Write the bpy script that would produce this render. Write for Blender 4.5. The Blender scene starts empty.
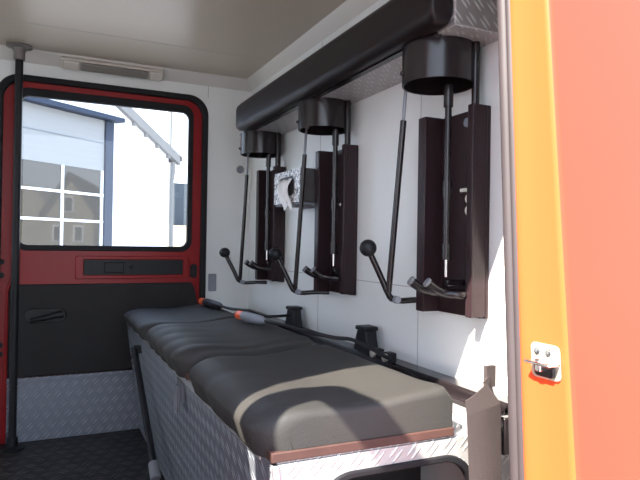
import bpy, bmesh, math, random
from mathutils import Vector, Matrix, noise
from math import sin, cos, pi, radians, hypot
random.seed(4)
S = bpy.context.scene
C = S.collection

# ------------------------------------------------------------------ materials
def mat(name, col, rough=.5, metal=0., spec=.5, coat=0.):
    m = bpy.data.materials.new(name); m.use_nodes = True
    b = m.node_tree.nodes['Principled BSDF']
    b.inputs['Base Color'].default_value = (*col, 1)
    b.inputs['Roughness'].default_value = rough
    b.inputs['Metallic'].default_value = metal
    b.inputs['Specular IOR Level'].default_value = spec
    b.inputs['Coat Weight'].default_value = coat
    return m

def N(m, t, **kw):
    n = m.node_tree.nodes.new(t)
    for k, v in kw.items(): setattr(n, k, v)
    return n

def lk(m, a, b): m.node_tree.links.new(a, b)

def noisy(m, scale=6., amt=.12, bump=0., bscale=60.):
    """procedural tone variation (wear and grime) plus an optional fine bump"""
    b = m.node_tree.nodes['Principled BSDF']; col = b.inputs['Base Color'].default_value[:]
    tc = N(m, 'ShaderNodeTexCoord'); nz = N(m, 'ShaderNodeTexNoise')
    nz.inputs['Scale'].default_value = scale; nz.inputs['Detail'].default_value = 5
    lk(m, tc.outputs['Object'], nz.inputs['Vector'])
    mx = N(m, 'ShaderNodeMix', data_type='RGBA')
    mx.inputs['A'].default_value = [min(1, c*(1-amt)) for c in col[:3]]+[1]
    mx.inputs['B'].default_value = [min(1, c*(1+amt)) for c in col[:3]]+[1]
    lk(m, nz.outputs['Fac'], mx.inputs['Factor']); lk(m, mx.outputs['Result'], b.inputs['Base Color'])
    if bump:
        n2 = N(m, 'ShaderNodeTexNoise'); n2.inputs['Scale'].default_value = bscale
        lk(m, tc.outputs['Object'], n2.inputs['Vector'])
        bp = N(m, 'ShaderNodeBump'); bp.inputs['Strength'].default_value = bump; bp.inputs['Distance'].default_value = .004
        lk(m, n2.outputs['Fac'], bp.inputs['Height']); lk(m, bp.outputs['Normal'], b.inputs['Normal'])
    return m

def tread(name, ax, size, col, barcol, rough, metal, height=.002, sgn=1., cross=False):
    """duet tread plate: pairs of short raised bars, direction alternating from cell to cell"""
    m = mat(name, col, rough, metal); b = m.node_tree.nodes['Principled BSDF']
    tc = N(m, 'ShaderNodeTexCoord'); sp = N(m, 'ShaderNodeSeparateXYZ'); lk(m, tc.outputs['Object'], sp.inputs[0])
    def M(op, a, c=None, d=None):
        n = N(m, 'ShaderNodeMath', operation=op)
        for i, v in enumerate((a, c, d)):
            if v is None: continue
            if isinstance(v, (int, float)): n.inputs[i].default_value = v
            else: lk(m, v, n.inputs[i])
        return n.outputs[0]
    u = M('DIVIDE', sp.outputs[ax[0]], size); v = M('DIVIDE', sp.outputs[ax[1]], size)
    fv = M('FLOOR', v)
    u = M('ADD', u, M('MULTIPLY', M('FLOORED_MODULO', fv, 2.), .5)); fu = M('FLOOR', u)
    lu = M('SUBTRACT', M('SUBTRACT', u, fu), .5); lv = M('SUBTRACT', M('SUBTRACT', v, fv), .5)
    s = M('SUBTRACT', 1., M('MULTIPLY', M('FLOORED_MODULO', M('ADD', fu, fv), 2.), 2.)) if cross else sgn
    a = M('MULTIPLY', M('ADD', lu, M('MULTIPLY', lv, s)), .7071)
    c = M('MULTIPLY', M('SUBTRACT', lv, M('MULTIPLY', lu, s)), .7071)
    bb = M('SUBTRACT', M('ABSOLUTE', c), .15)
    r2 = M('ADD', M('POWER', M('DIVIDE', M('ABSOLUTE', a), .44), 2.), M('POWER', M('DIVIDE', M('ABSOLUTE', bb), .085), 2.))
    h = M('MAXIMUM', M('SUBTRACT', 1., r2), 0.); h = M('POWER', h, .6)
    bp = N(m, 'ShaderNodeBump'); bp.inputs['Strength'].default_value = 1.; bp.inputs['Distance'].default_value = height
    lk(m, h, bp.inputs['Height']); lk(m, bp.outputs['Normal'], b.inputs['Normal'])
    mx = N(m, 'ShaderNodeMix', data_type='RGBA'); mx.inputs['A'].default_value = (*col, 1); mx.inputs['B'].default_value = (*barcol, 1)
    lk(m, h, mx.inputs['Factor']); lk(m, mx.outputs['Result'], b.inputs['Base Color'])
    nz = N(m, 'ShaderNodeTexNoise'); nz.inputs['Scale'].default_value = 9; lk(m, tc.outputs['Object'], nz.inputs['Vector'])
    lk(m, M('ADD', M('MULTIPLY', nz.outputs['Fac'], .25), rough-.12), b.inputs['Roughness'])
    return m

def glass(name, tint, refl=.9):
    m = bpy.data.materials.new(name); m.use_nodes = True; nt = m.node_tree
    nt.nodes.remove(nt.nodes['Principled BSDF']); out = nt.nodes['Material Output']
    t = N(m, 'ShaderNodeBsdfTransparent'); t.inputs[0].default_value = (*tint, 1)
    g = N(m, 'ShaderNodeBsdfGlossy'); g.inputs['Roughness'].default_value = .02; g.inputs['Color'].default_value = (refl, refl, refl, 1)
    f = N(m, 'ShaderNodeFresnel'); f.inputs['IOR'].default_value = 1.45
    mx = N(m, 'ShaderNodeMixShader'); ge = N(m, 'ShaderNodeNewGeometry'); iv = N(m, 'ShaderNodeMath', operation='SUBTRACT'); iv.inputs[0].default_value = 1.; lk(m, ge.outputs['Backfacing'], iv.inputs[1])
    mu = N(m, 'ShaderNodeMath', operation='MULTIPLY'); lk(m, f.outputs[0], mu.inputs[0]); lk(m, iv.outputs[0], mu.inputs[1])
    lk(m, mu.outputs[0], mx.inputs[0]); lk(m, t.outputs[0], mx.inputs[1]); lk(m, g.outputs[0], mx.inputs[2])
    lk(m, mx.outputs[0], out.inputs['Surface'])
    return m

WALL = noisy(mat('white_laminate', (.72, .725, .71), .38), 2.5, .04)
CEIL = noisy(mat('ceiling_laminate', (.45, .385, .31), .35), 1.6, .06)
COVE = noisy(mat('cove_laminate', (.60, .57, .53), .4), 2, .04)
SEAM = mat('seam_grey', (.42, .41, .40), .6)
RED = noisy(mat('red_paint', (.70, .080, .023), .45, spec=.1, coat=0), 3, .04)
OUTER_RED = noisy(mat('outer_face_red', (.72, .041, .021), .42, spec=.15), 3, .04)
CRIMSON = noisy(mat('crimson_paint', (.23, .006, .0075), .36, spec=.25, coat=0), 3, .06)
RUBBER = noisy(mat('black_rubber', (.010, .0095, .011), .6, spec=.22), 12, .2)
SEALGREY = noisy(mat('weathered_rubber', (.036, .027, .029), .6), 9, .2)
BLACKM = noisy(mat('black_powder_coat', (.013, .0095, .0105), .24, spec=.42), 8, .25)
CHANNEL = noisy(mat('brown_black_coat', (.025, .0135, .0155), .3, spec=.22), 8, .25)
BLACKP = noisy(mat('black_plastic', (.012, .012, .014), .45, spec=.22), 10, .2)
TRIM = noisy(mat('black_trim', (.019, .0175, .018), .6, spec=.22), 5, .2, .35, 320)
VINYL = noisy(mat('padding_vinyl', (.010, .0065, .007), .42, spec=.22), 7, .15, .08, 160)
SEAT = noisy(mat('seat_vinyl', (.034, .0318, .0295), .6, spec=.22), 9, .14, .15, 240)
WOOD = noisy(mat('brown_board', (.065, .032, .026), .65, spec=.2), 18, .3)
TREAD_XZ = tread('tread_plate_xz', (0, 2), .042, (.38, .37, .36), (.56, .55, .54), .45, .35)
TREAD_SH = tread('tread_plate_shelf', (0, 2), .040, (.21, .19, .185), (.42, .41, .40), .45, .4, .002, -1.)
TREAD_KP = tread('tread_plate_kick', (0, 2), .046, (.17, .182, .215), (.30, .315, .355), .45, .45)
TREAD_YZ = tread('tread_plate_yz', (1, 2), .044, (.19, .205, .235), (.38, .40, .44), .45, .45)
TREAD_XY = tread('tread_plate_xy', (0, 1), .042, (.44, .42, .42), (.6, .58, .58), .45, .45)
FLOORM = tread('dark_tread_floor', (0, 1), .06, (.018, .0155, .0155), (.085, .07, .06), .5, .3, .003, 1., True)
ALU = noisy(mat('brushed_aluminium', (.55, .55, .56), .35, .9), 20, .1)
CHROME = mat('bright_steel', (.75, .74, .73), .2, 1.)
ZINC = noisy(mat('zinc_plate', (.72, .66, .56), .35, .8), 25, .15)
FLANGE = noisy(mat('cast_flange', (.16, .14, .13), .5, .3), 14, .15)
LATCH = noisy(mat('dark_zinc', (.10, .10, .11), .55), 20, .2)
JOINT = mat('panel_gap', (.13, .15, .17), .7)
WEB = noisy(mat('belt_webbing', (.042, .03, .029), .75), 4, .12, .3, 400)
GREYP = noisy(mat('grey_plastic', (.2, .21, .24), .55), 9, .1)
GREYTIP = noisy(mat('grey_rubber', (.16, .16, .17), .7), 9, .1)
ORANGE = mat('orange_button', (.75, .10, .02), .4)
LAMPW = noisy(mat('lamp_plastic', (.55, .50, .44), .4), 8, .05)
DIFF = mat('lamp_diffuser', (.20, .18, .155), .3)
PAPER = noisy(mat('tissue_paper', (.85, .85, .85), .9), 20, .05)
GLASS = glass('window_glass', (.93, .95, .96))
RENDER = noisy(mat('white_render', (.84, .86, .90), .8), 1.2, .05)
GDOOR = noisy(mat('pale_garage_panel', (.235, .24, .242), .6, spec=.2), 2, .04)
BLUE = noisy(mat('blue_grey_frame', (.02, .032, .058), .6, spec=.2), 3, .1)
VERGE = noisy(mat('verge_board', (.19, .18, .17), .7), 4, .12)
TILE = noisy(mat('roof_tile', (.07, .05, .045), .8), 4, .2)
PIPE = noisy(mat('grey_pipe', (.17, .165, .155), .6), 5, .1)
DARKSHED = noisy(mat('dark_cladding', (.05, .062, .073), .6), 3, .1)
STONE = noisy(mat('beige_stone', (.30, .255, .19), .9), 3, .25)
ASPH = noisy(mat('asphalt', (.25, .25, .25), .9), 3, .15)
GLAZE = noisy(mat('garage_glazing', (.028, .024, .019), .03), 1.2, .5)

def corrugated(m, ax, freq, dist):
    b = m.node_tree.nodes['Principled BSDF']
    tc = N(m, 'ShaderNodeTexCoord'); wv = N(m, 'ShaderNodeTexWave', wave_type='BANDS', bands_direction=ax)
    wv.inputs['Scale'].default_value = freq; lk(m, tc.outputs['Object'], wv.inputs['Vector'])
    bp = N(m, 'ShaderNodeBump'); bp.inputs['Distance'].default_value = dist; bp.inputs['Strength'].default_value = .6
    lk(m, wv.outputs['Fac'], bp.inputs['Height']); lk(m, bp.outputs['Normal'], b.inputs['Normal'])
corrugated(DIFF, 'Z', 14, .004); corrugated(GDOOR, 'Z', 3, .003); None

FOIL = mat('silver_foil_print', (.6, .6, .6), .35, .3)
def foil():
    m = FOIL; b = m.node_tree.nodes['Principled BSDF']
    tc = N(m, 'ShaderNodeTexCoord'); v = N(m, 'ShaderNodeTexNoise'); v.inputs['Scale'].default_value = 75; v.inputs['Detail'].default_value = 2
    v.inputs['Distortion'].default_value = 1.5
    lk(m, tc.outputs['Object'], v.inputs['Vector'])
    r = N(m, 'ShaderNodeValToRGB'); r.color_ramp.elements[0].position = .42; r.color_ramp.elements[1].position = .56
    r.color_ramp.elements[0].color = (.06, .055, .055, 1); r.color_ramp.elements[1].color = (.78, .76, .74, 1)
    lk(m, v.outputs['Fac'], r.inputs['Fac']); lk(m, r.outputs['Color'], b.inputs['Base Color'])
foil()
CARD = noisy(mat('dark_grey_card', (.055, .05, .05), .5), 60, .3)

# ------------------------------------------------------------------ mesh helpers
class MB:
    def __init__(s): s.bm = bmesh.new()
    def box(s, x, y, z):
        vs = [s.bm.verts.new((a, b, c)) for a in x for b in y for c in z]
        for f in ((0,1,3,2), (4,6,7,5), (0,4,5,1), (2,3,7,6), (0,2,6,4), (1,5,7,3)):
            s.bm.faces.new([vs[i] for i in f])
        return s
    def prism(s, poly, vec):
        """closed polygon of 3D points extruded by vec"""
        v = Vector(vec); a = [s.bm.verts.new(p) for p in poly]; b = [s.bm.verts.new(Vector(p)+v) for p in poly]
        s.bm.faces.new(a); s.bm.faces.new(b[::-1]); n = len(a)
        for i in range(n): s.bm.faces.new((a[i], b[i], b[(i+1) % n], a[(i+1) % n]))
        return s
    def tube(s, pts, r, n=12, cap=True):
        pts = [Vector(p) for p in pts]; rs = r if isinstance(r, (list, tuple)) else [r]*len(pts)
        rings = []; up = None
        for i, p in enumerate(pts):
            d = (pts[min(i+1, len(pts)-1)]-pts[max(i-1, 0)]).normalized()
            if up is None: up = d.orthogonal().normalized()
            up = (up-d*up.dot(d)).normalized(); w = d.cross(up)
            rings.append([s.bm.verts.new(p+(up*cos(2*pi*k/n)+w*sin(2*pi*k/n))*rs[i]) for k in range(n)])
        for a, b in zip(rings, rings[1:]):
            for k in range(n): s.bm.faces.new((a[k], a[(k+1) % n], b[(k+1) % n], b[k]))
        if cap: s.bm.faces.new(rings[0][::-1]); s.bm.faces.new(rings[-1])
        return s
    def cyl(s, p0, p1, r, n=16): return s.tube([p0, p1], r, n)
    def sphere(s, c, r, n=20):
        bmesh.ops.create_uvsphere(s.bm, u_segments=n, v_segments=n//2+2, radius=r, matrix=Matrix.Translation(c)); return s
    def lathe(s, c, prof, n=40):
        """prof: list of (radius, z) about the vertical axis through c"""
        rings = []
        for r, z in prof:
            rings.append([s.bm.verts.new((c[0]+r*cos(2*pi*k/n), c[1]+r*sin(2*pi*k/n), c[2]+z)) for k in range(n)] if r > 1e-6 else [s.bm.verts.new((c[0], c[1], c[2]+z))])
        for a, b in zip(rings, rings[1:]):
            for k in range(n):
                if len(a) == 1: s.bm.faces.new((a[0], b[k], b[(k+1) % n]))
                elif len(b) == 1: s.bm.faces.new((a[k], a[(k+1) % n], b[0]))
                else: s.bm.faces.new((a[k], a[(k+1) % n], b[(k+1) % n], b[k]))
        return s
    def ring(s, inner, outer, d0, d1, f, n=180):
        """plate between two rounded rectangles (u0,u1,v0,v1,r); f(u,v,depth) -> world"""
        cu, cv = (inner[0]+inner[1])/2, (inner[2]+inner[3])/2
        def hit(rc, a):
            u0, u1, v0, v1, r = rc; mu, mv, hu, hv = (u0+u1)/2, (v0+v1)/2, (u1-u0)/2, (v1-v0)/2
            lo, hi = 0, 6
            for _ in range(40):
                t = (lo+hi)/2; x = abs(cu+t*cos(a)-mu)-hu+r; y = abs(cv+t*sin(a)-mv)-hv+r
                if min(max(x, y), 0)+hypot(max(x, 0), max(y, 0))-r < 0: lo = t
                else: hi = t
            return cu+lo*cos(a), cv+lo*sin(a)
        angs = set(2*pi*k/n for k in range(n))
        for rc in (inner, outer):
            for cx_, sx in ((rc[0], 1), (rc[1], -1)):
                for cy_, sy in ((rc[2], 1), (rc[3], -1)):
                    for k in range(9):
                        t = k*pi/16; r = rc[4]
                        angs.add(math.atan2(cy_+sy*r-sy*r*sin(t)-cv, cx_+sx*r-sx*r*cos(t)-cu) % (2*pi))
        angs = sorted(angs); an = [angs[0]]
        for a in angs:
            if a-an[-1] > 1e-4: an.append(a)
        Q = []
        for a in an:
            i, o = hit(inner, a), hit(outer, a)
            Q.append([s.bm.verts.new(f(p[0], p[1], d)) for p, d in ((i, d0), (o, d0), (o, d1), (i, d1))])
        for a, b in zip(Q, Q[1:]+Q[:1]):
            for k in range(4): s.bm.faces.new((a[k], a[(k+1) % 4], b[(k+1) % 4], b[k]))
        return s
    def slab(s, rc, d0, d1, f, n=12):
        """solid rounded rectangle"""
        u0, u1, v0, v1, r = rc; P = []
        for cx_, cy_, a0 in ((u1-r, v1-r, 0), (u0+r, v1-r, pi/2), (u0+r, v0+r, pi), (u1-r, v0+r, 3*pi/2)):
            for k in range(n+1): P.append((cx_+r*cos(a0+k*pi/2/n), cy_+r*sin(a0+k*pi/2/n)))
        v = Vector(f(0, 0, d1))-Vector(f(0, 0, d0))
        return s.prism([f(a, b, d0) for a, b in P], v)

def obj(name, mb, m, parent=None, bevel=0, smooth=True, angle=35, seg=2):
    bm = mb.bm; bmesh.ops.recalc_face_normals(bm, faces=bm.faces)
    off = parent_world(parent) if parent else Vector((0, 0, 0))
    bmesh.ops.translate(bm, verts=bm.verts, vec=-off)
    me = bpy.data.meshes.new(name); bm.to_mesh(me); bm.free()
    for k in (m if isinstance(m, (list, tuple)) else [m]): me.materials.append(k)
    if smooth: me.shade_smooth(); me.set_sharp_from_angle(angle=radians(angle))
    o = bpy.data.objects.new(name, me); C.objects.link(o)
    if parent: o.parent = parent
    if bevel:
        b = o.modifiers.new('bevel', 'BEVEL'); b.width = bevel; b.segments = seg; b.limit_method = 'ANGLE'; b.angle_limit = radians(40)
        b.harden_normals = False
    return o
def parent_world(p):
    v = Vector(p.location)
    while p.parent: p = p.parent; v += Vector(p.location)
    return v
def thing(name, label, cat, loc=(0, 0, 0), group=None, kind=None):
    o = bpy.data.objects.new(name, None); C.objects.link(o); o.location = loc
    return tag(o, label, cat, group, kind)
def tag(o, label=None, cat=None, group=None, kind=None):
    if label: o['label'] = label
    if cat: o['category'] = cat
    if group: o['group'] = group
    if kind: o['kind'] = kind
    return o
def struct(o, label, cat): return tag(o, label, cat, None, 'structure')
def copy_thing(root, dv, label):
    r = root.copy(); C.objects.link(r); r.location = Vector(root.location)+Vector(dv); r['label'] = label
    for ch in list(root.children):
        c = ch.copy(); C.objects.link(c); c.parent = r
        for g in list(ch.children):
            d = g.copy(); C.objects.link(d); d.parent = c
    return r

XW, YF, ZC, ZF = .99, 3.0, .853, -.925           # rear wall, far wall, ceiling, floor
FX0, FX1, FY0 = -2.2, 1.06, .84
fD = lambda x, z, d: (x, d, z)                  # drawing plane of the far door

# ------------------------------------------------------------------ room shell
struct(obj('floor', MB().box((FX0, FX1), (.72, 3.08), (ZF-.08, ZF)), FLOORM, smooth=False), 'dark worn tread plate floor of the crew cabin', 'floor')
cl = obj('ceiling', MB().box((FX0, FX1), (.70, 3.08), (ZC, ZC+.06)), CEIL, smooth=False)
struct(cl, 'greyish off-white laminate ceiling of the cabin', 'ceiling')
obj('panel_seam', MB().box((FX0, XW), (2.592, 2.597), (ZC-.0012, ZC+.001)), SEAM, cl, smooth=False)
wr = obj('wall_rear', MB().box((XW, FX1), (.85, 3.08), (ZF, ZC)), WALL, smooth=False)
struct(wr, 'white laminate wall behind the breathing apparatus brackets', 'wall')
for y in (1.43, 2.12):
    obj('panel_seam', MB().box((XW-.0008, XW+.001), (y-.0015, y+.0015), (-.35, ZC)), SEAM, wr, smooth=False)
obj('panel_seam', MB().box((XW-.0008, XW+.001), (1.0, 3.0), (-.126, -.123)), SEAM, wr, smooth=False)
# far wall with the rounded doorway
OUT = (-.205, .757, -.99, .747, .10)
mb = MB().ring((OUT[0]+.004, OUT[1]-.004, OUT[2], OUT[3]-.004, .10), (FX0, FX1, -1.1, ZC, .001), 3.0, 3.06, fD)
wf = obj('wall_far', mb, WALL, smooth=False)
struct(wf, 'white laminate wall around the far red door', 'wall')
obj('panel_seam', MB().box((.754, .758), (2.9988, 3.001), (.745, .815)), SEAM, wf, smooth=False)
# slanted cove between far wall and ceiling
struct(obj('trim_1', MB().prism([(FX0, 2.999, .804), (FX0, 2.999, .853), (FX0, 2.945, .853), (FX0, 2.951, .845), (FX0, 2.992, .809)], (XW-FX0, 0, 0)), COVE, smooth=False),
       'pale cove strip running under the ceiling along the far wall', 'trim')
struct(obj('trim_2', MB().prism([(.99, .90, .853), (.945, .90, .853), (.99, .90, .808)], (0, 2.10, 0)), COVE, smooth=False),
       'pale cove strip running under the ceiling along the bracket wall', 'trim')
# front of the cab with its windscreen opening
mb = MB().ring((1.0, 2.85, -.05, .72, .08), (.72, 3.06, ZF, ZC, .001), -2.26, -2.2, lambda u, v, d: (d, u, v))
struct(obj('wall_front', mb, WALL, smooth=False), 'white front wall of the cab with the windscreen opening', 'wall')
struct(obj('window_1', MB().slab((.98, 2.87, -.07, .74, .08), -2.235, -2.229, lambda u, v, d: (d, u, v)), GLASS, smooth=False), 'clear windscreen pane at the front of the cab', 'window')

# near side of the body: red skin outside, white lining inside, leaning in towards the roof
LEAN = .075
def lean(y): return .09+(y-.692)/(.82-.692)*(.058-.09) if y < .82 else .058
def leaning(poly, z0, z1, mb=None):
    mb = mb or MB(); n = len(poly)
    a = [mb.bm.verts.new((x, y+lean(y)*z0, z0)) for x, y in poly]; b = [mb.bm.verts.new((x, y+lean(y)*z1, z1)) for x, y in poly]
    mb.bm.faces.new(a); mb.bm.faces.new(b[::-1])
    for i in range(n): mb.bm.faces.new((a[i], b[i], b[(i+1) % n], a[(i+1) % n]))
    return mb
def two_tone(o, axis=1, thr=.6):
    for p in o.data.polygons:
        if p.normal[axis] > thr: p.material_index = 1
    return o
r = .014
corner = [(.757+r-r*cos(t), .692+r-r*sin(t)) for t in [k*pi/2/8 for k in range(9)]]
prof = [(1.9, .842), (.786, .842), (.772, .812), (.7605, .797), (.7605, .791), (.753, .786), (.753, .774), (.757, .766)]+corner+[(1.9, .692)]
wn = obj('wall_near', leaning(prof, -1.35, 1.12), [RED, WALL, OUTER_RED], angle=50)
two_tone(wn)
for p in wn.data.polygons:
    if p.normal.y < -.75: p.material_index = 2  # outward faces get a redder, less orange tone than the pillar faces
None; struct(wn, 'orange red painted body side and door pillar in the foreground', 'body side')
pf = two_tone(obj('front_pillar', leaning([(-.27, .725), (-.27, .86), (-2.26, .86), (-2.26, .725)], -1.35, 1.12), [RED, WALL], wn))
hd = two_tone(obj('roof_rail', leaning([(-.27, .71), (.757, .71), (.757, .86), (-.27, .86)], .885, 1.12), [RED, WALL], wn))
sl = leaning([(-2.26, .70), (.757, .70), (.757, .84), (-2.26, .84)], -1.35, ZF-.01)
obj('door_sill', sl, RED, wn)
# bulbous rubber seal along the rear door pillar
mb = MB()
for x, y, rr in ((.766, .819, .0125), (.7655, .803, .0085)):
    mb.tube([(x, y+.058*z, z) for z in [-1.0+.1*k for k in range(20)]], rr, 14)
tag(obj('door_seal', mb, SEALGREY, wn, angle=60), 'grey weathered rubber seal')

# ------------------------------------------------------------------ far door
d1 = thing('door_1', 'red cab door with window, black trim and tread kick plate', 'door', (.28, 3.0, ZF), kind='structure')
WIN = (-.103, .660, -.027, .655, .035)
mb = MB().ring((OUT[0]+.03, OUT[1]-.03, OUT[2]+.03, OUT[3]-.029, .085), OUT, 2.985, 3.02, fD)
obj('door_seal', mb, RUBBER, d1, bevel=.006)
mb = MB().ring((WIN[0]-.02, WIN[1]+.02, WIN[2]-.022, WIN[3]+.034, .05), (OUT[0]+.012, OUT[1]-.012, OUT[2], OUT[3]-.012, .09), 3.004, 3.05, fD)
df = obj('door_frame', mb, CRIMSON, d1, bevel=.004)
obj('window_seal', MB().ring(WIN, (WIN[0]-.024, WIN[1]+.024, WIN[2]-.026, WIN[3]+.038, .055), 3.0, 3.03, fD), RUBBER, d1, bevel=.004)
obj('window_pane', MB().slab((WIN[0]-.01, WIN[1]+.01, WIN[2]-.01, WIN[3]+.01, .03), 3.02, 3.025, fD), GLASS, d1, smooth=False)
# belt panel below the window, armrest recess
mb = MB().ring((.172, .640, -.168, -.094, .006), (.135, .672, -.186, -.076, .012), 2.994, 3.01, fD)
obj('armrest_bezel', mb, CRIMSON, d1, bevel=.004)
mb = MB().prism([(.150, 2.998, -.176), (.655, 2.998, -.172), (.655, 2.998, -.09), (.172, 2.998, -.09)], (0, .012, 0))
ar = obj('armrest_recess', mb, BLACKP, d1, bevel=.004)
obj('ashtray', MB().box((.265, .355), (2.990, 3.0), (-.158, -.106)), BLACKP, ar, bevel=.004)
obj('push_button', MB().cyl((.392, 3.0, -.13), (.392, 2.986, -.13), .011), RUBBER, ar)
obj('door_lock', MB().slab((.678, .712, -.185, -.115, .016), 2.992, 3.006, fD), RUBBER, d1, bevel=.003)
mb = MB().prism([(-.142, 2.992, -.63), (.735, 2.992, -.63), (.735, 2.992, -.40), (.70, 2.992, -.235), (.683, 2.992, -.208), (-.142, 2.992, -.208)], (0, .02, 0))
obj('trim_panel', mb, TRIM, d1, bevel=.006)
mb = MB().box((-.142, .735), (2.994, 3.01), (ZF+.0005, -.652)).box((-.142, .735), (2.986, 3.01), (-.652, -.632))
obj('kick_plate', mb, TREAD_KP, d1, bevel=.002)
for x in (.06, .36, .62):
    obj('trim_screw', MB().cyl((x, 2.993, -.245), (x, 2.988, -.245), .007), BLACKP, d1)
mb = MB().slab((-.075, .10, -.385, -.318, .03), 2.985, 2.994, fD)
hb = obj('latch_handle', mb, BLACKP, d1, bevel=.003)
obj('pull_lever', MB().tube([(-.05, 2.975, -.372), (0, 2.966, -.362), (.05, 2.966, -.350), (.082, 2.975, -.345)], [.010, .013, .014, .020], 14), BLACKP, hb)
for z in (-.105, -.165, -.48, -.52):
    obj('hinge_bolt', MB().cyl((-.172, 3.006, z), (-.172, 2.99, z), .013), RUBBER, d1)
mb = MB().tube([(-.128, 3.002, -.03), (-.130, 2.998, -.09), (-.118, 2.996, -.14), (-.128, 2.996, -.18), (-.146, 2.998, -.24), (-.148, 2.998, -.9)], .008, 10)
obj('edge_flange', mb, CRIMSON, d1)

# near door, swung open to the left of the doorway
d2 = thing('door_2', 'red cab door swung open beside the near doorway', 'door', (-.30, .2, -1.0), kind='structure')
fN = lambda u, v, d: (d, u, v)
DY0, DY1, DZ1 = -.28, .690, .738
mb = MB().ring((DY0+.07, .603, -.03, .668, .04), (DY0, DY1, -1.15, DZ1, .09), -.325, -.275, fN)
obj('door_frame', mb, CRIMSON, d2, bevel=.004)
obj('window_pane', MB().slab((DY0+.06, .613, -.04, .678, .03), -.302, -.297, fN), GLASS, d2, smooth=False)

# ------------------------------------------------------------------ ground and street
struct(obj('ground', MB().box((-60, 60), (-60, 70), (-1.75, -1.65)), ASPH, smooth=False), 'grey asphalt yard around the vehicle', 'ground')
E1 = Vector((.7886, .6149, 0)); N1 = Vector((.6149, -.7886, 0)); A0 = Vector((1.0596, 11.953, 0))
def bp(a, z, d=0): return tuple(A0+E1*a+N1*d+Vector((0, 0, z)))
b1 = thing('garage_building', 'white rendered garage building with gable roof outside the window', 'building', bp(0, -1.65))
def facade(poly, d0, d1): return MB().prism([bp(a, z, d0) for a, z in poly], N1*(d1-d0))
apex = -3.2; slope = .505
ra = lambda a: 2.63-slope*(a-.16)                # lower edge of the verge board
obj('gable_wall', facade([(-8.1, -1.65), (1.73, -1.65), (1.73, ra(1.73)+.12), (apex, ra(apex)+.12), (-8.1, ra(1.73)+.12)], -9, 0), RENDER, b1, smooth=False)
for s in (1, -1):
    p = [(apex, ra(apex)), (2.02, ra(2.02)), (1.98, ra(1.98)+.20), (apex, ra(apex)+.20)]
    if s < 0: p = [(2*apex-a, z) for a, z in p]
    vb = obj('verge_board', facade(p, -.02, .10), VERGE, b1, smooth=False)
    q = [(apex, ra(apex)+.16), (2.15, ra(2.15)+.16), (2.15, ra(2.15)+.26), (apex, ra(apex)+.26)]
    if s < 0: q = [(2*apex-a, z) for a, z in q]
    obj('roof_slope', facade(q, -9, .03), TILE, b1, smooth=False)
for a in (.66, 1.0, 1.34, 1.68):
    obj('purlin_end', facade([(a-.03, ra(a)-.06), (a+.03, ra(a)-.06), (a+.03, ra(a)+.02), (a-.03, ra(a)+.02)], 0, .08), VERGE, vb, smooth=False)
obj('lintel', facade([(-4.4, 2.24), (.24, 2.28), (.24, 2.36), (-4.4, 2.34)], 0, .22), BLUE, b1, smooth=False)
for a0, a1 in ((-.09, .10), (-4.2, -4.0)):
    obj('door_post', facade([(a0, -1.65), (a1, -1.65), (a1, 2.26), (a0, 2.26)], 0, .08), BLUE, b1, smooth=False)
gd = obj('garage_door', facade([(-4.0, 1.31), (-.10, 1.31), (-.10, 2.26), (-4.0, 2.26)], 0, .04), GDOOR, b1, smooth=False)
obj('panel_joint', facade([(-4.0, 1.828), (-.10, 1.828), (-.10, 1.842), (-4.0, 1.842)], 0, .05), JOINT, gd, smooth=False)
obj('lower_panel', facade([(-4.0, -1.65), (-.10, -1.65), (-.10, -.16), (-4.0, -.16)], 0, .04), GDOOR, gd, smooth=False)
for a0, a1 in ((-4.0, -2.95), (-2.9, -1.99), (-1.96, -1.045), (-1.0, -.17)):
    for z0, z1 in ((.865, 1.31), (.365, .825), (-.16, .325)):
        obj('glazing', facade([(a0, z0), (a1, z0), (a1, z1), (a0, z1)], 0, .025), GLAZE, gd, smooth=False)
fr = MB()
for a in (-2.925, -1.975, -1.022, -.135): fr.prism([bp(a-.022, -.16, .02), bp(a+.022, -.16, .02), bp(a+.022, 1.31, .02), bp(a-.022, 1.31, .02)], N1*.03)
for z in (.845, .345): fr.prism([bp(-4, z-.022, .02), bp(-.1, z-.022, .02), bp(-.1, z+.022, .02), bp(-4, z+.022, .02)], N1*.03)
obj('glazing_bars', fr, RENDER, gd, smooth=False)
obj('downpipe', MB().tube([bp(1.84, ra(1.9)-.02, .05), bp(1.84, 1.5, .05), bp(1.80, 1.3, .05), bp(1.80, -1.65, .05)], .045, 10), PIPE, b1)
tag(obj('utility_pole', MB().cyl((4.20, 22.35, -1.65), (4.20, 22.35, 4.85), .085), PIPE), 'thin pale pole rising behind the gable roof edge', 'pole')
wm = MB()
for p, q in (((.5, 26, 5.6), (4.09, 22.36, 4.70)), ((1.5, 26, 3.5), (4.09, 22.36, 4.62))):
    p, q = Vector(p), Vector(q); wm.tube([p.lerp(q, t/8)+Vector((0, 0, -.25*(t/8)*(1-t/8)*2)) for t in range(9)], .012, 6)
tag(obj('overhead_wire', wm, PIPE), 'thin wires strung from the pale pole', 'wire')
tag(obj('shed', MB().box((4.2, 12.0), (22.6, 25), (-1.65, 2.22)), DARKSHED, smooth=False), 'dark blue grey clad shed beyond the white building', 'shed')
tag(obj('garden_wall', MB().box((4.0, 11.0), (21.4, 21.8), (-1.65, .58)), STONE, smooth=False), 'low beige stone wall in front of the dark shed', 'stone wall')

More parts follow.
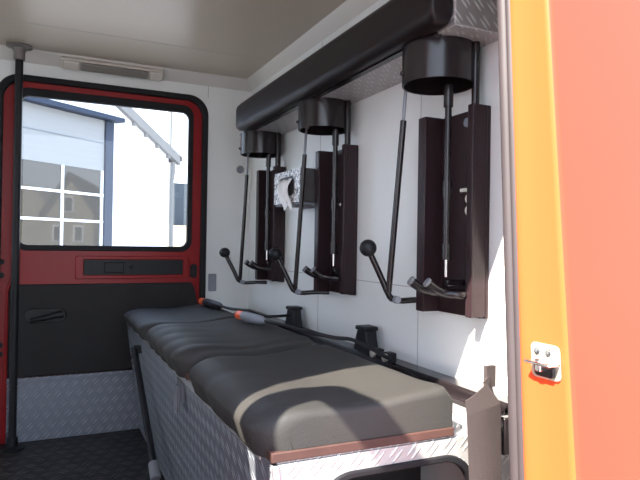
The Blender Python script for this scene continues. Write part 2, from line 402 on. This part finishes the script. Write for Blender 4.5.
sh_ = thing('stone_house', 'gabled stone house mirrored in the garage door glazing', 'house', (20, 7.6, -1.65))
obj('wall', MB().prism([(18, 6.5, -1.65), (18, 8.7, -1.65), (18, 8.7, 1.25), (18, 7.6, 2.95), (18, 6.5, 1.25)], (7, 0, 0)), STONE, sh_, smooth=False)
obj('annexe', MB().prism([(18.4, 3.6, -1.65), (18.4, 6.5, -1.65), (18.4, 6.5, 1.7), (18.4, 5.8, 2.5), (18.4, 4.9, 2.5), (18.4, 3.6, 1.2)], (6, 0, 0)), STONE, sh_, smooth=False)
for y, z in ((7.15, -.1), (8.05, -.1), (7.6, 1.25)):
    w_ = obj('window', MB().box((17.96, 18.02), (y-.22, y+.22), (z, z+.75)), PAPER, sh_, smooth=False)
    obj('pane', MB().box((17.94, 17.97), (y-.16, y+.16), (z+.06, z+.69)), GLAZE, w_, smooth=False)
for s_ in (1, -1):
    obj('roof', MB().prism([(17.8, 7.6, 2.95), (17.8, 7.6, 3.13), (17.8, 7.6+s_*1.25, 1.2), (17.8, 7.6+s_*1.25, 1.02)], (7.4, 0, 0)), TILE, sh_, smooth=False)

# ------------------------------------------------------------------ grab pole
gp = thing('grab_pole', 'black upright grab pole standing before the far red door', 'grab pole', (-.112, 2.92, ZF))
px, py = -.112, 2.92
obj('tube', MB().cyl((px, py, ZF+.01), (px, py, ZC-.03), .0165, 20), BLACKP, gp)
fl = MB().lathe((px, py, ZC), [(0, -.0005), (.053, -.0005), (.053, -.007), (.030, -.014), (.023, -.03), (.023, -.062), (.017, -.064), (0, -.064)], 28)
tag(obj('ceiling_flange', fl, FLANGE, gp), 'dull metal ceiling flange')
obj('floor_flange', MB().lathe((px, py, ZF), [(0, .0005), (.05, .0005), (.05, .007), (.024, .014), (.022, .05), (0, .05)], 28), BLACKP, gp)

# ------------------------------------------------------------------ ceiling lamp on the far cove
lp = thing('strip_lamp', 'off-white strip lamp mounted above the far door', 'lamp', (.29, 2.972, .828))
fL = lambda u, v, d: (u, 2.9925-.042*(v-.803)/.063-.68*d, .808+.038*(v-.803)/.063-.73*d)
hs = obj('housing', MB().slab((.055, .525, .803, .866, .012), 0, .022, fL), LAMPW, lp, bevel=.004)
df = MB().slab((.14, .445, .812, .857, .008), .02, .034, fL)
obj('diffuser', df, DIFF, lp, bevel=.003)
for a, b in ((.064, .134), (.452, .517)):
    obj('end_cap', MB().slab((a, b, .809, .860, .014), .018, .034, fL), LAMPW, lp, bevel=.005)

# ------------------------------------------------------------------ overhead shelf
sh = thing('overhead_shelf', 'tread plate overhead shelf with thick black padded front edge', 'shelf', (.9, 1.85, .5))
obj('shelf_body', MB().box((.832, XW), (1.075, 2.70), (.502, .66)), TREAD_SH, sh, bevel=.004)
obj('soffit', MB().box((.835, XW-.001), (1.077, 2.698), (.5, .503)), TREAD_XY, sh, smooth=False)
rl = []
x0, x1, z0, z1, rr = .772, .836, .499, .622, .026
for cx_, cz_, a0 in ((x1-rr, z1-rr, 0), (x0+rr, z1-rr, pi/2), (x0+rr, z0+rr, pi), (x1-rr, z0+rr, 3*pi/2)):
    for k in range(7): rl.append((cx_+rr*cos(a0+k*pi/12), cz_+rr*sin(a0+k*pi/12)))
mb = MB(); secs = []
Y0, Y1, RB = 1.082, 2.57, .03
ys = [(Y0+RB*(1-cos(t)), 1-(1-sin(t))*.3) for t in [k*pi/2/7 for k in range(8)]]
ys += [(Y0+(Y1-Y0)*k/10, 1.) for k in range(1, 10)] + [(Y1-RB*(1-cos(t)), 1-(1-sin(t))*.3) for t in [k*pi/2/7 for k in range(7, -1, -1)]]
cxm, czm = (x0+x1)/2, (z0+z1)/2
for y, s in ys: secs.append([mb.bm.verts.new((cxm+(x-cxm)*(s*.6+.4), y, czm+(z-czm)*s)) for x, z in rl])
for a, b in zip(secs, secs[1:]):
    for k in range(len(rl)): mb.bm.faces.new((a[k], a[(k+1) % len(rl)], b[(k+1) % len(rl)], b[k]))
mb.bm.faces.new(secs[0]); mb.bm.faces.new(secs[-1][::-1])
obj('padded_edge', mb, VINYL, sh, angle=60)
obj('edge_channel', MB().box((.826, .846), (1.14, 2.6), (.4988, .503)), BLACKM, sh, smooth=False)

# ------------------------------------------------------------------ breathing apparatus brackets
GB = 'breathing apparatus brackets on the white wall'
YB = 1.13                                        # near flange of the first bracket
br = thing('apparatus_bracket', 'black breathing apparatus bracket nearest the open red doorway, mostly in front of sunlit wall', 'bracket', (XW, YB+.1, -.18), GB)
zb, zt = -.178, .346
ch = MB().box((.978, XW-.0005), (YB, YB+.205), (zb, zt))                         # back plate
ch.box((.938, .980), (YB, YB+.012), (zb+.004, zt))                         # near flange
ch.box((.926, .980), (YB+.178, YB+.190), (zb, zt))                              # far flange
ch.box((.920, .932), (YB+.178, YB+.212), (zb, zt))                              # lip of the far flange
ch.box((.932, .942), (YB-.002, YB+.020), (zb+.004, zt))
bk = obj('channel', ch, CHANNEL, br, bevel=.003)
for y, z in ((YB+.07, .315), (YB+.06, .12), (YB+.06, .09), (YB+.10, -.145)):
    obj('bolt', MB().cyl((.979, y, z), (.970, y, z), .012, 12), GREYP if z > .3 else ZINC, bk)
obj('spring_clip', MB().box((.955, .979), (YB+.035, YB+.075), (.135, .146)), ZINC, bk, bevel=.002)
tr = MB().prism([(.979, YB+.012, -.178), (.979, YB+.178, -.178), (.979, YB+.178, -.06), (.970, YB+.15, -.115), (.970, YB+.04, -.115), (.979, YB+.012, -.05)], (-.006, 0, 0))
obj('stiffener', tr, CHANNEL, bk, smooth=False)
cup = MB().lathe((.895, YB+.09, .402), [(.0, .0965), (.091, .0965), (.091, .0), (.0885, -.001), (.086, .0), (.086, .093), (.0, .093)], 48)
cp = obj('cylinder_cup', cup, BLACKM, br, angle=30)
obj('rivet', MB().sphere((.895-.088, YB+.12, .43), .006, 10), BLACKM, cp)
obj('guide_rail', MB().cyl((.951, YB+.014, .4992), (.951, YB+.014, .05), .0095, 12).cyl((.966, YB+.032, .4992), (.966, YB+.032, .30), .007, 10), BLACKM, br)
gsx, gsy = .905, YB+.060
st = obj('gas_strut', MB().cyl((gsx, gsy, .40), (gsx, gsy, .345), .012).cyl((gsx, gsy, .37), (gsx, gsy, -.02), .0085), BLACKM, br)
obj('strut_rod', MB().cyl((gsx, gsy, -.02), (gsx, gsy, -.078), .004), CHROME, st)
for z in (.14, -.015): obj('strut_sleeve', MB().cyl((gsx, gsy, z+.02), (gsx, gsy, z-.02), .0115), BLACKM, st)
obj('strut_bracket', MB().box((gsx, .98), (gsx and gsy-.006, gsy+.006), (-.10, -.085)), BLACKM, br, bevel=.002)
ly = YB+.232
lever = [(.972, ly-.035, -.150), (.93, ly-.012, -.150), (.890, ly+.0, -.153), (.872, ly+.004, -.152), (.855, ly+.008, -.142), (.846, ly+.012, -.122), (.836, ly+.018, -.095), (.80, ly+.03, -.016)]
lv = obj('release_lever', MB().tube(lever, .0085, 12), BLACKM, br, angle=60)
obj('ball_knob', MB().sphere((.798, ly+.031, -.010), .0235, 28), BLACKP, lv, angle=80)
obj('pivot_bolt', MB().cyl((.868, ly-.014, -.148), (.868, ly+.022, -.148), .0095, 12), GREYP, lv)
rt, rb = Vector((.862, YB+.186, .405)), Vector((.850, ly+.006, -.128))
rm = rt.lerp(rb, .16)
lr = obj('link_rod', MB().tube([rt.lerp(rb, .14), rt.lerp(rb, .145), rb], .0085, 12), BLACKM, br)
tag(obj('rod_end', MB().cyl(rt+Vector((0, 0, .02)), rm, .0048, 10), GREYP, lr), 'thin grey rod end')
obj('rod_eye', MB().sphere(rt+Vector((0, 0, .018)), .010, 12), GREYP, lr)
for yy, tipd in ((YB+.125, .0), (YB+.055, .0)):
    pts = [(.955, YB+.035 if yy < YB+.1 else YB+.05, -.118), (.925, yy-.035, -.120), (.893, yy-.012, -.117), (.868, yy-.002, -.106), (.847, yy+.004, -.090)]
    pts = [Vector(p) for p in pts]; sm = []
    for i in range(len(pts)-1):
        p0, p1, p2, p3 = pts[max(i-1, 0)], pts[i], pts[i+1], pts[min(i+2, len(pts)-1)]
        for k in range(5):
            t = k/5; sm.append(.5*((2*p1)+(p2-p0)*t+(2*p0-5*p1+4*p2-p3)*t*t+(3*p1-p0-3*p2+p3)*t**3))
    sm.append(pts[-1])
    hk = obj('cylinder_hook', MB().tube(sm, [.009+.003*i/(len(sm)-1) for i in range(len(sm))], 14), BLACKM, br, angle=60)
    d = (sm[-1]-sm[-2]).normalized()
    obj('hook_cap', MB().cyl(sm[-1]-d*.006, sm[-1]+d*.003, .0125, 14), GREYTIP, hk, bevel=.003)
c2 = copy_thing(br, (0, .673, 0), 'middle black apparatus bracket, its channel just right of the silver tissue box')
c1 = copy_thing(br, (0, 1.352, 0), 'black apparatus bracket farthest away, left of the silver tissue box near the corner')

for c, dz in ((c2, -.032), (c1, -.040)):          # their levers hang lower and stand out further
    for ch in c.children:
        if ch.name.startswith('release_lever'): ch.location = (0, -.020, dz); ch.scale = (1.10, 1, 1)
        if ch.name.startswith(('gas_strut', 'strut_bracket')): ch.location = (.012, -.022, 0)
        if ch.name.startswith('link_rod'): ch.location = (0, -.018, dz-.013); ch.scale = (1, 1, 1.08)

# ------------------------------------------------------------------ tissue box in a wall holder
tb = thing('tissue_box', 'silver patterned tissue box with a white tissue on the wall', 'tissue box', (.93, 2.16, .155))
bx = obj('carton', MB().ring((2.085, 2.255, .185, .262, .03), (2.032, 2.302, .157, .285, .002), .866, .870, fN), FOIL, tb, smooth=False)
obj('carton_side', MB().box((.8695, XW-.004), (2.0325, 2.3015), (.1575, .2845)), CARD, tb, smooth=False)
ts = MB(); g = []
for i in range(13):
    row = []
    for j in range(9):
        u, v = i/12, j/8
        y = 2.095+.13*u*(1-.45*v)+.012; z = .25-.105*v-.018*sin(u*9)*v
        row.append(ts.bm.verts.new((.866-.014*sin(u*13+v*3)*.5-.014*sin(pi*min(1, v*1.2)), y, z)))
    g.append(row)
for i in range(12):
    for j in range(8): ts.bm.faces.new((g[i][j], g[i+1][j], g[i+1][j+1], g[i][j+1]))
to = obj('tissue', ts, PAPER, tb); md = to.modifiers.new('thick', 'SOLIDIFY'); md.thickness = .0015
hl = thing('box_holder', 'thin grey metal holder under the silver tissue box', 'holder', (XW, 2.16, .15))
obj('tray', MB().box((.872, XW-.0005), (2.036, 2.30), (.150, .155)).box((.984, XW-.0005), (2.036, 2.30), (.143, .155)), GREYP, hl, bevel=.001)

# ------------------------------------------------------------------ small fittings on the far wall
tag(obj('socket_cover', MB().slab((.772, .814, -.255, -.165, .004), 2.993, 2.9995, fD), GREYP, bevel=.002), 'small grey rectangular cover plate beside the far red door', 'cover plate')
hc = MB().lathe((0, 0, 0), [(0, .006), (.016, .006), (.021, .001), (.021, 0), (0, 0)], 24)
bmesh.ops.rotate(hc.bm, verts=hc.bm.verts, cent=(0, 0, 0), matrix=Matrix.Rotation(pi/2, 3, 'X'))
bmesh.ops.translate(hc.bm, verts=hc.bm.verts, vec=(.934, 2.9995, .385))
tag(obj('hole_cap', hc, GREYP), 'small round grey cap in the white corner panel', 'cap')

# ------------------------------------------------------------------ bench
bn = thing('bench', 'long tread plate seat bench running along the bracket wall', 'bench', (.68, 1.95, ZF))
BZ = -.3825
bt, bb2 = .368, .44                             # front panel leans in towards the floor
fpn = MB().prism([(bt, .972, BZ-.003), (bb2, .972, ZF+.001), (bb2+.02, .972, ZF+.001), (bt+.02, .972, BZ-.003)], (0, 2.013, 0))
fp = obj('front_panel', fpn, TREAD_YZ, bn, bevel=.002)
obj('lid_lip', MB().box((.366, .38), (1.03, 2.94), (BZ-.02, BZ)), ALU, fp, bevel=.002)
obj('seat_plate', MB().box((.375, XW-.052), (.962, 2.97), (BZ-.006, BZ)), TREAD_XY, bn, smooth=False)
mb = MB().ring((.452, .800, -1.3, -.425, .085), (.372, XW-.055, ZF, BZ-.005, .001), .958, .966, fD)
ep = obj('end_plate', MB().ring((.452, .800, ZF+.06, -.425, .075), (.362, .90, ZF+.002, BZ-.004, .001), .957, .965, fD), TREAD_XZ, bn, smooth=False)
obj('edge_trim', MB().ring((.458, .794, ZF+.066, -.431, .07), (.445, .807, ZF+.053, -.418, .078), .951, .970, fD), RUBBER, ep, bevel=.003)
obj('corner_post', MB().prism([(.362, .953, BZ-.004), (.362, .968, BZ-.004), (.378, .971, BZ-.004), (.378, .953, BZ-.004)], (.06, 0, ZF-BZ+.006)), ALU, bn, bevel=.004)
obj('inner_partition', MB().box((.47, XW-.06), (1.32, 1.33), (ZF+.002, BZ-.007)), BLACKP, bn, smooth=False)
lt = MB().box((bt-.006, bt+.006), (1.69, 1.75), (-.46, -.40)).box((bt-.014, bt-.004), (1.704, 1.736), (-.49, -.415))
lo = obj('latch', lt, LATCH, fp, bevel=.002)
obj('latch_hook', MB().tube([(bt-.011, 1.708, -.415), (bt-.017, 1.71, -.492), (bt-.017, 1.73, -.492), (bt-.011, 1.732, -.415)], .003, 8), GREYTIP, lo)
obj('rear_rail', MB().box((.935, XW-.0005), (.95, 2.97), (-.388, -.348)).box((.905, .937), (.95, 2.97), (BZ, -.366)), BLACKM, bn, bevel=.004)
pr = obj('prop_rod', MB().cyl((.350, 2.56, -.45), (.366, 2.13, -.80), .0125, 16).box((.350, .40), (2.545, 2.575), (-.47, -.44)), BLACKP, bn)
d = (Vector((.366, 2.13, -.80))-Vector((.350, 2.56, -.45))).normalized(); e_ = Vector((.366, 2.13, -.80))
tag(obj('rubber_foot', MB().cyl(e_-d*.02, e_+d*.045, .019, 18), GREYTIP, pr, bevel=.004), 'grey rubber foot')
for z, y in ((-.53, 2.665), (-.50, 2.65)): obj('bracket_bolt', MB().cyl((.40, y, z), (.350, y, z), .008, 12), CHROME, pr)

# ------------------------------------------------------------------ seat cushions
def cushion(y0, y1, pleats, label, seed, thin=0.):
    t = thing('seat_cushion', label, 'seat cushion', (.54, (y0+y1)/2, BZ), 'black seat cushions along the bench')
    obj('base_board', MB().box((.362, .752), (y0-.004, y1), (BZ+.0005, BZ+.018)), WOOD, t, bevel=.002)
    x0, x1, zb = .335, .750, BZ+.0185
    mb = MB(); nx, ny = 46, 60; L = y1-y0; W = x1-x0
    def inset(q, R, Lq):                         # rounded shoulder: 0 at the rim -> 1 on the flat
        q = min(q, Lq-q)
        return math.sqrt(max(0, 1-(1-min(q, R)/R)**2))
    def H(x, y):
        s = (x-x0)/W
        h = .064-thin+.012*s-.012*math.exp(-((s-.5)/.22)**2)
        h += .004*math.exp(-((y-y0-.03)/.04)**2)
        rs = .072
        f = math.sqrt(max(0, 1-(1-min(x-x0, rs)/rs)**2)) if x-x0 < rs else 1
        bkk = math.sqrt(max(0, 1-(1-min(x1-x, .016)/.016)**2)) if x1-x < .016 else 1
        sd = inset(y-y0, .014, L)
        if pleats:
            k = ((y-y0)/L)*(pleats+1)
            amp = (.010 if pleats > 2 else .004)*max(0, 1-s/.5)
            h -= amp*abs(cos(pi*k))**6
        h += .003*noise.noise((x*7+seed, y*7, 0))
        return .034*(min(1, sd*3))*0+h*(.42+.58*f)*(.75+.25*bkk)*(.80+.20*sd)
    def bulge(y):                                # front edge swells between pleats, corners rounded in plan
        q = min(y-y0, y1-y); R = .055
        c = R-math.sqrt(max(0, R*R-(R-min(q, R))**2))
        return c + (.004*abs(cos(pi*((y-y0)/L)*(pleats+1)))**6 if pleats else 0)
    top = []
    def pos(i, j):
        ui = (i/nx); ui = ui**1.6
        uj = j/ny; uj = .5-.5*cos(pi*uj)
        return x0+W*ui, y0+L*uj
    rows = []
    for j in range(ny+1):
        row = []
        for i in range(nx+1):
            x, y = pos(i, j); h = H(x, y)
            off = bulge(y)*max(0, 1-(x-x0)/(.5*W))
            row.append((x+off, y, h, off))
        rows.append(row)
    T = [[mb.bm.verts.new((x, y, zb+h)) for x, y, h, o in row] for row in rows]
    B = [[mb.bm.verts.new((x+(.016*(1-i/nx*5) if i < nx/5 else 0), y, zb-(.017 if i < nx/12 and j > 3 else 0))) for i, (x, y, h, o) in enumerate(row)] for row in rows]
    for j in range(ny):
        for i in range(nx):
            mb.bm.faces.new((T[j][i], T[j][i+1], T[j+1][i+1], T[j+1][i])); mb.bm.faces.new((B[j][i], B[j+1][i], B[j+1][i+1], B[j][i+1]))
    for j in range(ny):
        mb.bm.faces.new((T[j][0], T[j+1][0], B[j+1][0], B[j][0])); mb.bm.faces.new((T[j][nx], B[j][nx], B[j+1][nx], T[j+1][nx]))
    for i in range(nx):
        mb.bm.faces.new((T[0][i], B[0][i], B[0][i+1], T[0][i+1])); mb.bm.faces.new((T[ny][i], T[ny][i+1], B[ny][i+1], B[ny][i]))
    obj('pad', mb, SEAT, t, angle=62)
cushion(.958, 1.53, 2, 'black seat cushion nearest the red doorway, partly lit by sun', 1)
cushion(1.625, 2.215, 4, 'black pleated middle seat cushion, second from the red doorway', 2)
cushion(2.295, 2.86, 2, 'black seat cushion farthest away, before the far red door', 3, .014)

# ------------------------------------------------------------------ belt anchors, buckles, webbing
def anchor(y, bolts, label):
    t = thing('belt_anchor', label, 'belt anchor', (.945, y, -.348), 'belt anchors on the rear rail')
    p = [(.925, y-.052, -.3475), (.925, y+.052, -.3475), (.925, y+.034, -.298), (.925, y+.022, -.270), (.925, y-.030, -.270), (.925, y-.036, -.298)]
    obj('housing', MB().prism(p, (.042, 0, 0)), BLACKP, t, bevel=.005)
    obj('cover_cap', MB().box((.918, .972), (y-.034, y+.026), (-.276, -.262)), BLACKP, t, bevel=.004)
    for k, dy in enumerate(bolts):
        tag(obj('bolt', MB().cyl((.926, y-dy, -.333), (.908, y-dy, -.333), .0115, 14), ZINC, t, bevel=.002), 'dull brass coloured bolt')
        obj('bolt_plate', MB().box((.920, .945), (y-dy-.017, y-dy+.017), (-.3475, -.318)), BLACKP, t, bevel=.003)
anchor(2.262, (), 'black belt anchor without visible bolts, between the two far cushions')
anchor(1.655, (.098, .168), 'black belt anchor with two brass coloured bolts behind the sunlit cushion')
def smooth_path(pts, n=6):
    pts = [Vector(p) for p in pts]; o = []
    for i in range(len(pts)-1):
        p0, p1, p2, p3 = pts[max(i-1, 0)], pts[i], pts[i+1], pts[min(i+2, len(pts)-1)]
        for k in range(n):
            t = k/n; o.append(.5*((2*p1)+(p2-p0)*t+(2*p0-5*p1+4*p2-p3)*t*t+(3*p1-p0-3*p2+p3)*t**3))
    return o+[pts[-1]]
def buckle(tip, end, path, m, label):
    tip, end = Vector(tip), Vector(end); t = thing('belt_buckle', label, 'seat belt buckle', tip.lerp(end, .5), 'seat belt buckles lying on the cushions')
    d = (end-tip).normalized()
    obj('body', MB().tube([tip.lerp(end, .22), tip.lerp(end, .3), tip.lerp(end, .85), end], [.017, .019, .016, .008], 14), m, t, bevel=0, angle=50)
    tag(obj('release_button', MB().tube([tip, tip.lerp(end, .02), tip.lerp(end, .23)], [.013, .0165, .0165], 14), ORANGE, t), 'orange red release button')
    obj('cable', MB().tube(smooth_path([end]+path), .006, 10), BLACKP, t, angle=70)
buckle((.684, 2.78, -.283), (.708, 2.51, -.281), [(.718, 2.42, -.281), (.76, 2.30, -.280), (.82, 2.27, -.30), (.905, 2.262, -.30), (.924, 2.262, -.30)], BLACKP, 'black belt buckle with orange button on the farthest cushion')
buckle((.655, 2.10, -.268), (.690, 1.90, -.268), [(.72, 1.80, -.270), (.765, 1.70, -.280), (.83, 1.66, -.295), (.88, 1.63, -.30), (.895, 1.54, -.312), (.905, 1.48, -.325), (.915, 1.46, -.33)], GREYP, 'grey belt buckle with orange end on the middle pleated cushion')
sb = thing('seat_belt', 'grey brown seat belt webbing hanging beside the grey door seal', 'seat belt', (.80, .93, -.45))
mb = MB(); L_, R_ = [], []
cs = [((.752, .922, -.303), (.814, .936, -.278)), ((.754, .920, -.33), (.842, .926, -.318)), ((.762, .92, -.45), (.842, .92, -.45)), ((.775, .92, -.62), (.848, .92, -.62)), ((.785, .92, -.90), (.852, .92, -.90))]
rowsv = []
for l, r_ in cs:
    l, r_ = Vector(l), Vector(r_)
    rowsv.append([mb.bm.verts.new(l.lerp(r_, k/6)+Vector((0, -.004*sin(pi*k/6), 0))) for k in range(7)])
for a, b in zip(rowsv, rowsv[1:]):
    for k in range(6): mb.bm.faces.new((a[k], a[k+1], b[k+1], b[k]))
obj('folded_end', MB().prism([(.812, .932, -.315), (.846, .944, -.315), (.838, .948, -.262), (.814, .94, -.276)], (0, .004, 0)), WEB, sb, smooth=False)
wo = obj('webbing', mb, WEB, sb, smooth=False); md = wo.modifiers.new('thick', 'SOLIDIFY'); md.thickness = .003
obj('tongue', MB().box((.826, .850), (.946, .956), (-.29, -.246)), WEB, sb, angle=60)
obj('lower_bracket', MB().box((.86, .934), (.93, .95), (-.43, -.352)), BLACKM, sb, bevel=.004)

# ------------------------------------------------------------------ door striker on the red pillar
lk_y = lambda z: LEAN*z
sk = thing('door_striker', 'shiny metal door striker plate screwed to the red pillar', 'striker', (.757, .70, -.19))
fS = lambda u, v, d: (.757-d, u+LEAN*v, v)
obj('base_plate', MB().slab((.706, .768, -.218, -.160, .010), 0, .004, fS), ZINC, sk, bevel=.0015)
obj('keeper', MB().box((.727, .7535), (.690, .745), (-.192, -.187)).box((.735, .7535), (.716, .728), (-.204, -.184)), CHROME, sk, bevel=.002)
obj('keeper_socket', MB().slab((.716, .758, -.214, -.192, .008), .0035, .009, fS), BLACKM, sk, bevel=.002)
for y in (.725, .749): obj('screw', MB().lathe((0, 0, 0), [(0, .0055), (.006, .0045), (.0075, 0), (0, 0)], 16), CHROME, sk)
for i, o in enumerate([c for c in sk.children if c.name.startswith('screw')]):
    for v in o.data.vertices:
        v.co = Matrix.Rotation(-pi/2, 3, 'Y') @ (v.co+Vector(sk.location)) + Vector((.753, (.725, .749)[i]+LEAN*-.174, -.174)) - Vector(sk.location)

# ------------------------------------------------------------------ light
W = bpy.data.worlds.new('sky'); S.world = W; W.use_nodes = True; nt = W.node_tree
bg = nt.nodes['Background']
gtc = nt.nodes.new('ShaderNodeTexCoord'); sx = nt.nodes.new('ShaderNodeSeparateXYZ'); rmp = nt.nodes.new('ShaderNodeValToRGB')
nt.links.new(gtc.outputs['Generated'], sx.inputs[0]); nt.links.new(sx.outputs['Z'], rmp.inputs['Fac'])
rmp.color_ramp.elements[0].color = (.84, .91, 1.0, 1); rmp.color_ramp.elements[1].color = (.42, .60, .95, 1)
rmp.color_ramp.elements[0].position = .05; rmp.color_ramp.elements[1].position = .9
nt.links.new(rmp.outputs['Color'], bg.inputs['Color']); bg.inputs['Strength'].default_value = 1.6
sd = Vector((.83, .46, -1.0))
L = bpy.data.lights.new('sun', 'SUN'); L.energy = 9.5; L.angle = radians(.53); L.color = (1., .93, .82)
lo = bpy.data.objects.new('sun', L); C.objects.link(lo); lo.rotation_euler = sd.to_track_quat('-Z', 'Y').to_euler()

# ------------------------------------------------------------------ camera
cd = bpy.data.cameras.new('camera'); cam = bpy.data.objects.new('camera', cd); C.objects.link(cam)
cd.sensor_fit = 'HORIZONTAL'; cd.sensor_width = 36; cd.lens = 588.45*36/640; cd.clip_start = .02; cd.clip_end = 300
R_ = Vector((.90521976, -.42464426, .01595134)); U_ = Vector((-.01702827, .00125914, .99985422)); F_ = Vector((.42460244, .90535941, .00609116))
cam.matrix_world = Matrix((( R_.x, U_.x, -F_.x, 0), (R_.y, U_.y, -F_.y, 0), (R_.z, U_.z, -F_.z, 0), (0, 0, 0, 1)))
S.camera = cam
vs = S.view_settings; vs.view_transform = 'Standard'; vs.look = 'None'; vs.gamma = 1; vs.use_curve_mapping = False; vs.exposure = 1.7
